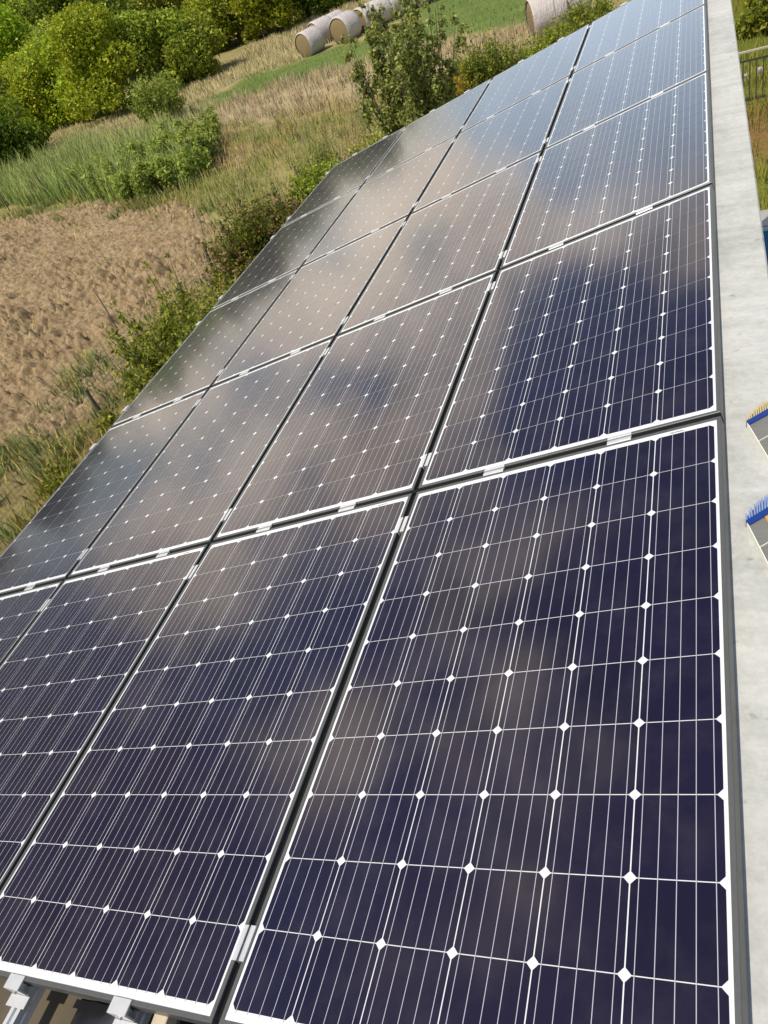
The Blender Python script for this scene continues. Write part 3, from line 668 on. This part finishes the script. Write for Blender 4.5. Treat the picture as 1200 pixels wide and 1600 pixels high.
# ------------------------------------------------------------------ fences, stakes, railing, pool
def wire_fence(label, pts, post_at, hgt=1.15, cell=.1, rad=.0035, pr=.045):
    t = thing('wire_fence', label, 'fence', (pts[0][0], pts[0][1], 0))
    O = Vector((pts[0][0], pts[0][1], 0)); mb = MB()
    for a_, b_ in zip(pts[:-1], pts[1:]):
        A_ = Vector((*a_, 0)); B_ = Vector((*b_, 0)); Ln = (B_ - A_).length; nseg = int(Ln / cell)
        for i_ in range(nseg + 1):
            c_ = A_.lerp(B_, i_ / nseg) - O; sag = .03 * math.sin(i_ * .13)
            mb.tube([c_ + Vector((0, 0, .02)), c_ + Vector((0, 0, hgt - .1 + sag))], rad * .8, 3, False)
        for j in range(int((hgt - .1) / cell) + 1):
            mb.tube([A_.lerp(B_, f) - O + Vector((0, 0, .02 + j * cell + .03 * math.sin(f * 9))) for f in np.linspace(0, 1, 12)], rad, 3, False)
    mb.build('wire_mesh', M['wire'], t)
    for x, y, h, lean in post_at:
        MB().tube([(x - O.x, y - O.y, -.1), (x - O.x + lean * .5, y - O.y, h * .5), (x - O.x + lean, y - O.y, h)], [pr, pr * .95, pr * .85], 7).build('post', M['post'], t)
    return t
g1 = ground_pt(160, 650); g2 = ground_pt(582, 218); g3 = ground_pt(318, 270); g4 = ground_pt(80, 315); g5 = ground_pt(836, 62); g0 = ground_pt(15, 330)
def lerp2(a, b, f): return (a[0] + (b[0] - a[0]) * f, a[1] + (b[1] - a[1]) * f)
near = (g1[0] - .15, -1.0)
wire_fence('sagging wire mesh fence on dark posts between the shrubs and the soil', [near, (g1[0], g1[1]), (g2[0], g2[1])],
           [(g1[0], g1[1], .62, -.02), (*lerp2(near, g1, .1), 1.0, 0), (*lerp2(near, g1, .55), .9, 0), (*lerp2(g1, g2, .33), 1.1, .03), (*lerp2(g1, g2, .66), 1.1, 0), (g2[0], g2[1], 1.15, -.03)])
wire_fence('wire fence on thin posts along the far edge of the soil', [(g0[0], g0[1]), (g4[0], g4[1]), (g3[0], g3[1]), (g2[0] - .15, g2[1] + .1)],
           [(g0[0], g0[1], 1.1, .02), (g4[0], g4[1], 1.2, -.04), (g3[0], g3[1], 1.2, -.05), (*lerp2(g4, g3, .5), 1.0, .02)], cell=.2, rad=.0025, pr=.04)
wire_fence('wire fence running past the young tree towards the big bales', [(g2[0] + .1, g2[1] + .15), (g5[0], g5[1])],
           [(g5[0], g5[1], 1.1, .02), (*lerp2(g2, g5, .5), 1.1, .02)], cell=.15, rad=.003, pr=.04)
def stake(label, u, v, h, lean, rad=.02, mat='stake'):
    p = ground_pt(u, v); o = MB().tube([(0, 0, -.1), (lean * .5 + .01, 0, h * .5), (lean, 0, h)], [rad, rad * .95, rad * .7], 6).build('stake', M[mat], None)
    o.location = (p[0], p[1], 0); tag(o, label, 'stake'); return o
stake('thin leaning grey rod standing in the ploughed soil', 187, 520, 1.15, -.05, .016, 'post')
stake('pale thin stake just left of the dark post by the young tree', 570, 200, 1.15, -.04, .022)
stake('pale thin stake standing in the rough grass by the small green shrub', 480, 240, .9, -.03, .016)
stake('short thin stake in the rough grass above the soil', 440, 212, .7, -.03, .014, 'post')
stake('thin pale stake in the shrubs before the large right bale', 872, 58, 1.4, -.02, .018)

# iron railing on the right
ra = thing('iron_railing', 'dark iron railing with pale top rail across the lawn', 'railing', (.2, 18.9, 0), (0, 0, R(4)))
RL = 7.0
MB().box(0, RL, -.025, .025, 1.12, 1.16, .008).build('top_rail', M['railtop'], ra)
MB().box(0, RL, -.012, .012, .93, .97).build('upper_rail', M['iron'], ra)
MB().box(0, RL, -.012, .012, .10, .14).build('lower_rail', M['iron'], ra)
for i_ in range(4):
    x = .35 + i_ * 2.1; MB().box(x - .03, x + .03, -.03, .03, -.1, 1.118).build('post', M['iron'], ra)
bm_ = MB().tube([(0, 0, .14), (0, 0, .93)], .012, 6).mesh('bar', M['iron'])
for i_ in range(int(RL / .14)):
    x = .07 + i_ * .14
    if min(abs(x - .35 - j * 2.1) for j in range(4)) > .045:
        o = link('bar', bm_, ra); o.location = (x, 0, 0)
for i_ in range(26):   # pale stones of the edging behind the railing
    x = .2 + i_ * .27 + rr.uniform(-.03, .03); w_ = rr.uniform(.1, .17)
    if i_ > 12: break
    mb = MB().box(-w_/2, w_/2, -.08, .08, -.06, .16 + rr.uniform(-.03, .05), .035)
    o = mb.build('edging_stone', M['stone'], None); o.location = (x, 20.9 + .07 * x, 0); o.rotation_euler = (0, 0, rr.uniform(-.2, .2)); tag(o, 'pale edging stone in a row behind the iron railing', 'stone', 'edging stones behind the railing')

# blue tank with a grey lid beside the building
po = thing('water_tank', 'blue water tank with grey lid standing on the lawn beside the parapet', 'tank', (.66, 9.62, 0))
def rrect(x0, x1, y0, y1, r, n=6):
    P_ = []
    for cx_, cy_, a0 in ((x1 - r, y1 - r, 0), (x0 + r, y1 - r, 90), (x0 + r, y0 + r, 180), (x1 - r, y0 + r, 270)):
        for k_ in range(n + 1): t = R(a0 + 90 * k_ / n); P_.append((cx_ + r * math.cos(t), cy_ + r * math.sin(t)))
    return P_
tb_ = MB().prism(rrect(0, 1.5, 0, .58, .09), -.05, 1.20).build('tank_body', M['pool'], po)
MB().prism(rrect(-.02, 1.52, -.02, .60, .10), 1.202, 1.235).build('tank_rim', M['poolrim'], po)
MB().prism(rrect(.03, 1.47, .03, .55, .08), 1.237, 1.262).build('lid', M['poolcover'], po)
for x in (.16, .55, .94, 1.33): MB().box(x - .012, x + .012, -.016, -.002, .02, 1.19).build('seam_rib', M['poolseam'], tb_)

# ------------------------------------------------------------------ building
TILT = R(14.5); CT, ST = math.cos(TILT), math.sin(TILT)
Z0 = 6.5 - 1.37361            # height of the glass plane at the array's high edge
WP, LP = 1.012, 1.63879       # pitch of the panels across and along
GAP = .020; PW, PL = WP - GAP, LP - GAP
ROT = (0, -TILT, 0)
def arr(x, y, z=0.0):         # array coordinates (x along the slope, z off the plane) to world
    return Vector((x * CT - z * ST, y, Z0 + x * ST + z * CT))
bd = thing('building', 'low building with sloping board roof and concrete parapet under the panels', 'building', (0, 2, 0))
def bpart(mb, name, mat):
    o = mb.build(name, mat, bd); o.matrix_parent_inverse = Matrix.Translation((0, -2, 0)); return o
XL, Y0, Y1 = -4.12, -3.2, 5 * LP - 1.45
roofz = -.135
mb = MB(); A_ = arr(XL, Y0, roofz); B_ = arr(-.085, Y0, roofz)
V = []
for y in (Y0, Y1):
    for p_ in (A_, B_): V += [(p_.x, y, p_.z), (p_.x, y, p_.z - .12)]
mb.add(V, [(0, 2, 6, 4), (1, 5, 7, 3), (0, 1, 3, 2), (4, 6, 7, 5), (0, 4, 5, 1), (2, 3, 7, 6)])
bpart(mb, 'roof', M['roof'])
PZ = Z0 - .052
mb = MB(); mb.box(-.075, .163, Y0 - .2, Y1 + 1.9, PZ - .55, PZ, .006); bpart(mb, 'parapet', M['concrete'])
mb = MB(); zl = A_.z - .125
mb.box(-3.85, -3.65, Y0 + .05, Y1 - .05, -.1, zl); bpart(mb, 'wall', M['plaster'])
mb = MB(); mb.box(-.06, .14, Y0 + .05, Y1 + 1.8, -.1, PZ - .553); bpart(mb, 'wall', M['plaster'])
for yy in (Y0 + .05, Y1 - .25):
    mb = MB(); mb.add([(x, y, z) for y in (yy, yy + .2) for x, z in ((-3.648, -.1), (-.062, -.1), (-.062, Z0 - .29), (-3.648, zl + .04))], [(0, 1, 2, 3), (7, 6, 5, 4), (0, 4, 5, 1), (1, 5, 6, 2), (2, 6, 7, 3), (3, 7, 4, 0)])
    bpart(mb, 'wall', M['plaster'])

# ------------------------------------------------------------------ solar panels
FH, LIP = .036, .0105
def frame_mesh():
    mb = MB(); x, y = PW / 2, PL / 2
    o = [(-x, -y), (x, -y), (x, y), (-x, y)]; i_ = [(-x+LIP, -y+LIP), (x-LIP, -y+LIP), (x-LIP, y-LIP), (-x+LIP, y-LIP)]; b = .0012
    ob = [(-x+b, -y+b), (x-b, -y+b), (x-b, y-b), (-x+b, y-b)]
    V = [(*p, -FH) for p in o] + [(*p, -b) for p in o] + [(*p, 0) for p in ob] + [(*p, 0) for p in i_] + [(*p, -.0045) for p in i_] + [(*p, -FH) for p in i_]
    Fc = []
    for l_ in range(5):
        for k_ in range(4): k2 = (k_ + 1) % 4; Fc.append((l_*4+k_, l_*4+k2, (l_+1)*4+k2, (l_+1)*4+k_))
    mb.add(V, Fc)
    # groove down the outer side
    return mb.mesh('frame', M['frame'])
CX = (PW - 2 * LIP - .013) / 6; TOPM, BOTM = .018, .020
CY = (PL - 2 * LIP - TOPM - BOTM) / 10
yb = -PL / 2 + LIP + BOTM; xl = -3 * CX
def back_mesh():
    x, y = PW / 2 - LIP - .0002, PL / 2 - LIP - .0002
    return MB().box(-x, x, -y, y, -.008, -.0022).mesh('backsheet', M['backsheet'])
def cell_mesh():
    mb = MB(); g_ = .0009; ch = .0100
    for a_ in range(6):
        for b_ in range(10):
            x0, x1 = xl + a_*CX + .0013, xl + (a_+1)*CX - .0013; y0, y1 = yb + b_*CY + g_, yb + (b_+1)*CY - g_
            P_ = [(x0+ch, y0), (x1-ch, y0), (x1, y0+ch), (x1, y1-ch), (x1-ch, y1), (x0+ch, y1), (x0, y1-ch), (x0, y0+ch)]
            mb.add([(*p, -.0016) for p in P_], [tuple(range(8))])
    return mb.mesh('solar_cells', M['cell'])
def bus_mesh():
    mb = MB(); w_ = .0007
    for a_ in range(6):
        for j in range(5):
            x = xl + a_*CX + CX * (j + .5) / 5
            mb.add([(x-w_, yb-.004, -.0011), (x+w_, yb-.004, -.0011), (x+w_, yb+10*CY+.004, -.0011), (x-w_, yb+10*CY+.004, -.0011)], [(0, 1, 2, 3)])
    return mb.mesh('busbars', M['busbar'])
p0 = thing('solar_panel', 'x', 'solar panel', (0, 0, 0), ROT, 'solar panels of the rooftop array')
link('frame', frame_mesh(), p0); bs_ = link('backsheet', back_mesh(), p0); sc_ = link('solar_cells', cell_mesh(), p0); link('busbars', bus_mesh(), sc_)
mb = MB(); r = random.Random(2); x = .36
while x < .395:
    w_ = r.uniform(.0015, .004); mb.box(x, x + w_, PL / 2 - LIP - .0125, PL / 2 - LIP - .0085, -.0021, -.0016); x += w_ + .0012
mb.build('printed_mark', M['bolt'], bs_)
CN = ['column along the concrete parapet', 'second column from the concrete parapet', 'third column from the concrete parapet', 'leftmost column above the shrubs']
RN = ['nearest row', 'second nearest row', 'middle row', 'second farthest row', 'farthest row']
first = True
for ci in range(4):
    for ri in range(5):
        loc = arr(-(ci + .5) * WP, (ri - .5) * LP, rr.uniform(-.0006, .0006)) if ri else arr(-(ci + .5) * WP, -.5 * LP, 0)
        t = p0 if first else dup(p0, loc)
        t.location = loc; t['label'] = 'dark solar panel in the %s, %s' % (RN[ri], CN[ci])
        t.rotation_euler = (rr.uniform(-.0012, .0012), -TILT + rr.uniform(-.0012, .0012), 0)
        first = False

# clamps
def mid_clamp():
    t = thing('mid_clamp', 'x', 'clamp', (0, 0, 0), ROT)
    mb = MB(); l_, w_ = .036, .0175
    mb.box(-l_, l_, -w_, -.0055, .0004, .0036, .0008); mb.box(-l_, l_, .0055, w_, .0004, .0036, .0008)
    mb.box(-l_, l_, -.0055, -.0035, -.014, .0036); mb.box(-l_, l_, .0035, .0055, -.014, .0036); mb.box(-l_, l_, -.0035, .0035, -.016, -.013)
    b_ = mb.build('bracket', M['clamp'], t)
    MB().tube([(0, 0, -.013), (0, 0, -.003)], .0033, 6).build('bolt', M['bolt'], b_)
    return t
def end_clamp():
    t = thing('end_clamp', 'x', 'clamp', (0, 0, 0), ROT)
    mb = MB(); l_ = .031      # local +y points onto the panel
    mb.box(-l_, l_, -.024, .0095, .0004, .0040, .0008); mb.box(-l_, l_, -.024, -.0200, -.030, .0002); mb.box(-l_ - .008, l_ + .008, -.052, -.024, -.036, -.0325, .0008)
    mb.box(-l_ + .004, l_ - .004, -.020, -.004, -.036, -.031)
    b_ = mb.build('bracket', M['clamp'], t)
    MB().tube([(0, -.0245, -.014), (0, -.0285, -.014)], .006, 8).build('bolt', M['bolt'], b_)
    return t
mc, ec = mid_clamp(), end_clamp(); fm = fe = True
RT = Matrix.Rotation(-TILT, 3, 'Y')
def clamp(proto, x, y, rz, label, group):
    global fm, fe
    e = (RT @ Matrix.Rotation(rz, 3, 'Z')).to_euler()
    if proto is mc: t = mc if fm else dup(mc, (0, 0, 0)); fm = False
    else: t = ec if fe else dup(ec, (0, 0, 0)); fe = False
    t.location = arr(x, y, 0); t.rotation_euler = e; t['label'] = label; t['group'] = group
CS = ['parapet side column', 'second column', 'third column', 'leftmost column']
GS = ['first row gap', 'second row gap', 'third row gap', 'fourth row gap']
SG = ['first column gap from the parapet', 'second column gap from the parapet', 'third column gap from the parapet']
RS = ['nearest row', 'second row', 'middle row', 'fourth row', 'farthest row']
FX = (.290, .698)
for ci in range(4):
    for si, fx in enumerate(FX):
        x = -(ci + fx) * WP; sd_ = ('right', 'left')[si]
        for gi in range(4):
            clamp(mc, x, gi * LP, 0, '%s silver clamp of the %s, bridging the %s from the viewer' % (sd_, CS[ci], GS[gi]), 'clamps over the row gaps')
        clamp(ec, x, 4 * LP - GAP / 2, math.pi, '%s silver end clamp on the far edge of the %s' % (sd_, CS[ci]), 'end clamps along the far edge')
        if ci < 3: clamp(ec, x, -LP + GAP / 2, 0, '%s silver end clamp on the near edge of the %s' % (sd_, CS[ci]), 'end clamps along the near edge')
for k_ in range(3):
    for ri in range(5):
        for si, fy in enumerate((.100, .895)):
            clamp(mc, -(k_ + 1) * WP, (ri - 1 + fy) * LP, math.pi / 2, '%s silver clamp over the %s, %s' % (('nearer', 'farther')[si], SG[k_], RS[ri]), 'clamps over the column gaps')
for ri in range(5):
    for si, fy in enumerate((.14, .87)):
        clamp(ec, -4 * WP + GAP / 2, (ri - 1 + fy) * LP, -math.pi / 2, '%s silver end clamp on the left eave edge, %s' % (('nearer', 'farther')[si], RS[ri]), 'end clamps along the left edge')

# black strips added in the panel gaps to stand in for shade
k = NM('gap_shade_black'); k.base((.010, .010, .010)).set(Roughness=.8); k.b.inputs['Specular IOR Level'].default_value = .1
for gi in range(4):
    o = MB().box(-4 * WP + GAP, -GAP / 2, -.0092, .0092, -.030, -.0034).build('gap_shade_strip', k.m); o.location = arr(0, gi * LP); o.rotation_euler = ROT
    tag(o, 'dark strip added as shade in the %s across the array' % GS[gi], 'shade strip', 'shade strips in the row gaps')
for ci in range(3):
    o = MB().box(-.0092, .0092, -LP + GAP, 4 * LP - GAP, -.036, -.0125).build('gap_shade_strip', k.m); o.location = arr(-(ci + 1) * WP, 0); o.rotation_euler = ROT
    tag(o, 'long dark strip added as shade in the %s' % SG[ci], 'shade strip', 'shade strips in the column gaps')

# rails under the panels
def rail_mesh(L):
    mb = MB(); w_ = .02
    prof = [(-w_, -.040), (w_, -.040), (w_, -.022), (w_-.004, -.019), (w_-.004, -.015), (w_, -.012), (w_, 0), (.006, 0), (.006, -.014), (-.006, -.014), (-.006, 0), (-w_, 0), (-w_, -.012), (-w_+.004, -.015), (-w_+.004, -.019), (-w_, -.022)]
    n_ = len(prof); V = [(x, 0, z) for x, z in prof] + [(x, L, z) for x, z in prof]
    mb.add(V, [(i_, (i_+1) % n_, n_ + (i_+1) % n_, n_ + i_) for i_ in range(n_)] + [(0, 1, 2, 3, 4, 5, 6, 7, 8, 9, 10, 11, 12, 13, 14, 15)[::-1], tuple(range(n_, 2*n_))])
    return mb.mesh('mounting_rail', M['rail'])
rm = rail_mesh(5 * LP + .42)
for ci in range(4):
    for si, fx in enumerate(FX):
        o = link('mounting_rail', rm); o.location = arr(-(ci + fx) * WP, -LP - .40, -FH - .0015 - .002); o.rotation_euler = ROT
        tag(o, '%s aluminium rail under the %s of panels' % (('right', 'left')[si], CS[ci]), 'mounting rail', 'aluminium rails under the panels')
# things lying on the roof by the near edge
o = MB().box(-.022, .022, 0, 1.2, 0, .03, .002).build('wooden_batten', M['wood']); o.location = arr(-1.155 * WP, -LP - .75, roofz + .048); o.rotation_euler = (R(1), -TILT, R(3)); tag(o, 'pale wooden batten on the roof beside the aluminium rail', 'batten')
xs_, ys_, Fq = grid(0, .62, 0, .5, .02)
zz = .012 + .05 * np.abs(fbm(xs_ * 7, ys_ * 7, 3, 201) - .5) * np.clip(np.minimum.reduce([xs_, .62 - xs_, ys_, .5 - ys_]) / .08, 0, 1) * 2
k_ = np.hypot((xs_ - .31) / .31, (ys_ - .25) / .25) + (fbm(xs_ * 5, ys_ * 5, 3, 205) - .5) * .9 < .95
fk = Fq.reshape(-1, 4); fk = fk[k_[fk].all(1)]
o = link('plastic_sheet', np_mesh('plastic_sheet', np.stack([xs_, ys_, zz], 1), fk.ravel(), 4, M['black'])); o.location = arr(-1.62 * WP, -LP - .34, roofz); o.rotation_euler = ROT; tag(o, 'crumpled black plastic sheet lying on the brown roof boards', 'plastic sheet')

# ------------------------------------------------------------------ two flat brushes on the parapet
def brush(label, ox, oy, bristle, handle):
    t = thing('flat_brush', label, 'brush', (ox, oy, PZ + .001), (0, 0, 0))
    ex = Vector((.76, .65, 0)); ey = Vector((.27, -.963, 0))   # along the skewed bristle edge / down the body
    def q(a_, b_): p_ = ex * a_ + ey * b_; return (p_.x, p_.y)
    MB().prism([q(0, .012), q(.15, .012), q(.15, .085), q(0, .085)][::-1], .002, .016).build('ferrule', M['ferrule'], t)
    MB().prism([q(.002, .087), q(.15, .087), q(.14, .19), q(.002, .19)][::-1], .002, .014).build('handle', M['ferrule'], t)
    mb = MB(); mb.prism([q(-.003, .0), q(-.0005, .0), q(-.0005, .20), q(-.003, .20)][::-1], .0, .017); mb.prism([q(0, .0852), q(.15, .0852), q(.15, .0868), q(0, .0868)][::-1], .0, .0175)
    mb.build('rim', M['rim'], t)
    MB().prism([q(-.003, -.006), q(.15, -.012), q(.15, .0118), q(-.0004, .0118)][::-1], .0, .020).build('band', M['blue'], t)
    mb = MB(); r_ = random.Random(4)
    for i_ in range(19):
        a_ = .001 + i_ * .0078; x, y = q(a_, -.006); h_ = .030 + .022 * min(1, i_ / 5) + r_.uniform(-.003, .003)
        for zz_ in (.005, .013):
            mb.tube([(x, y, zz_), (x + r_.uniform(-.001, .002), y + h_, zz_ + r_.uniform(0, .003))], [.0024, .0018], 5)
    mb.build('bristles', M[bristle], t)
    if handle:
        MB().prism([q(.046, .0125), q(.062, .0125), q(.062, .0846), q(.046, .0846)][::-1], .0005, .0185).build('stripe', M['ochre'], t)
brush('flat grey brush with yellow bristles and blue band on the parapet', .059, -.006, 'bristle_y', False)
brush('flat grey brush with pale blue bristles and an ochre stripe on the parapet', .042, -.403, 'bristle_b', True)
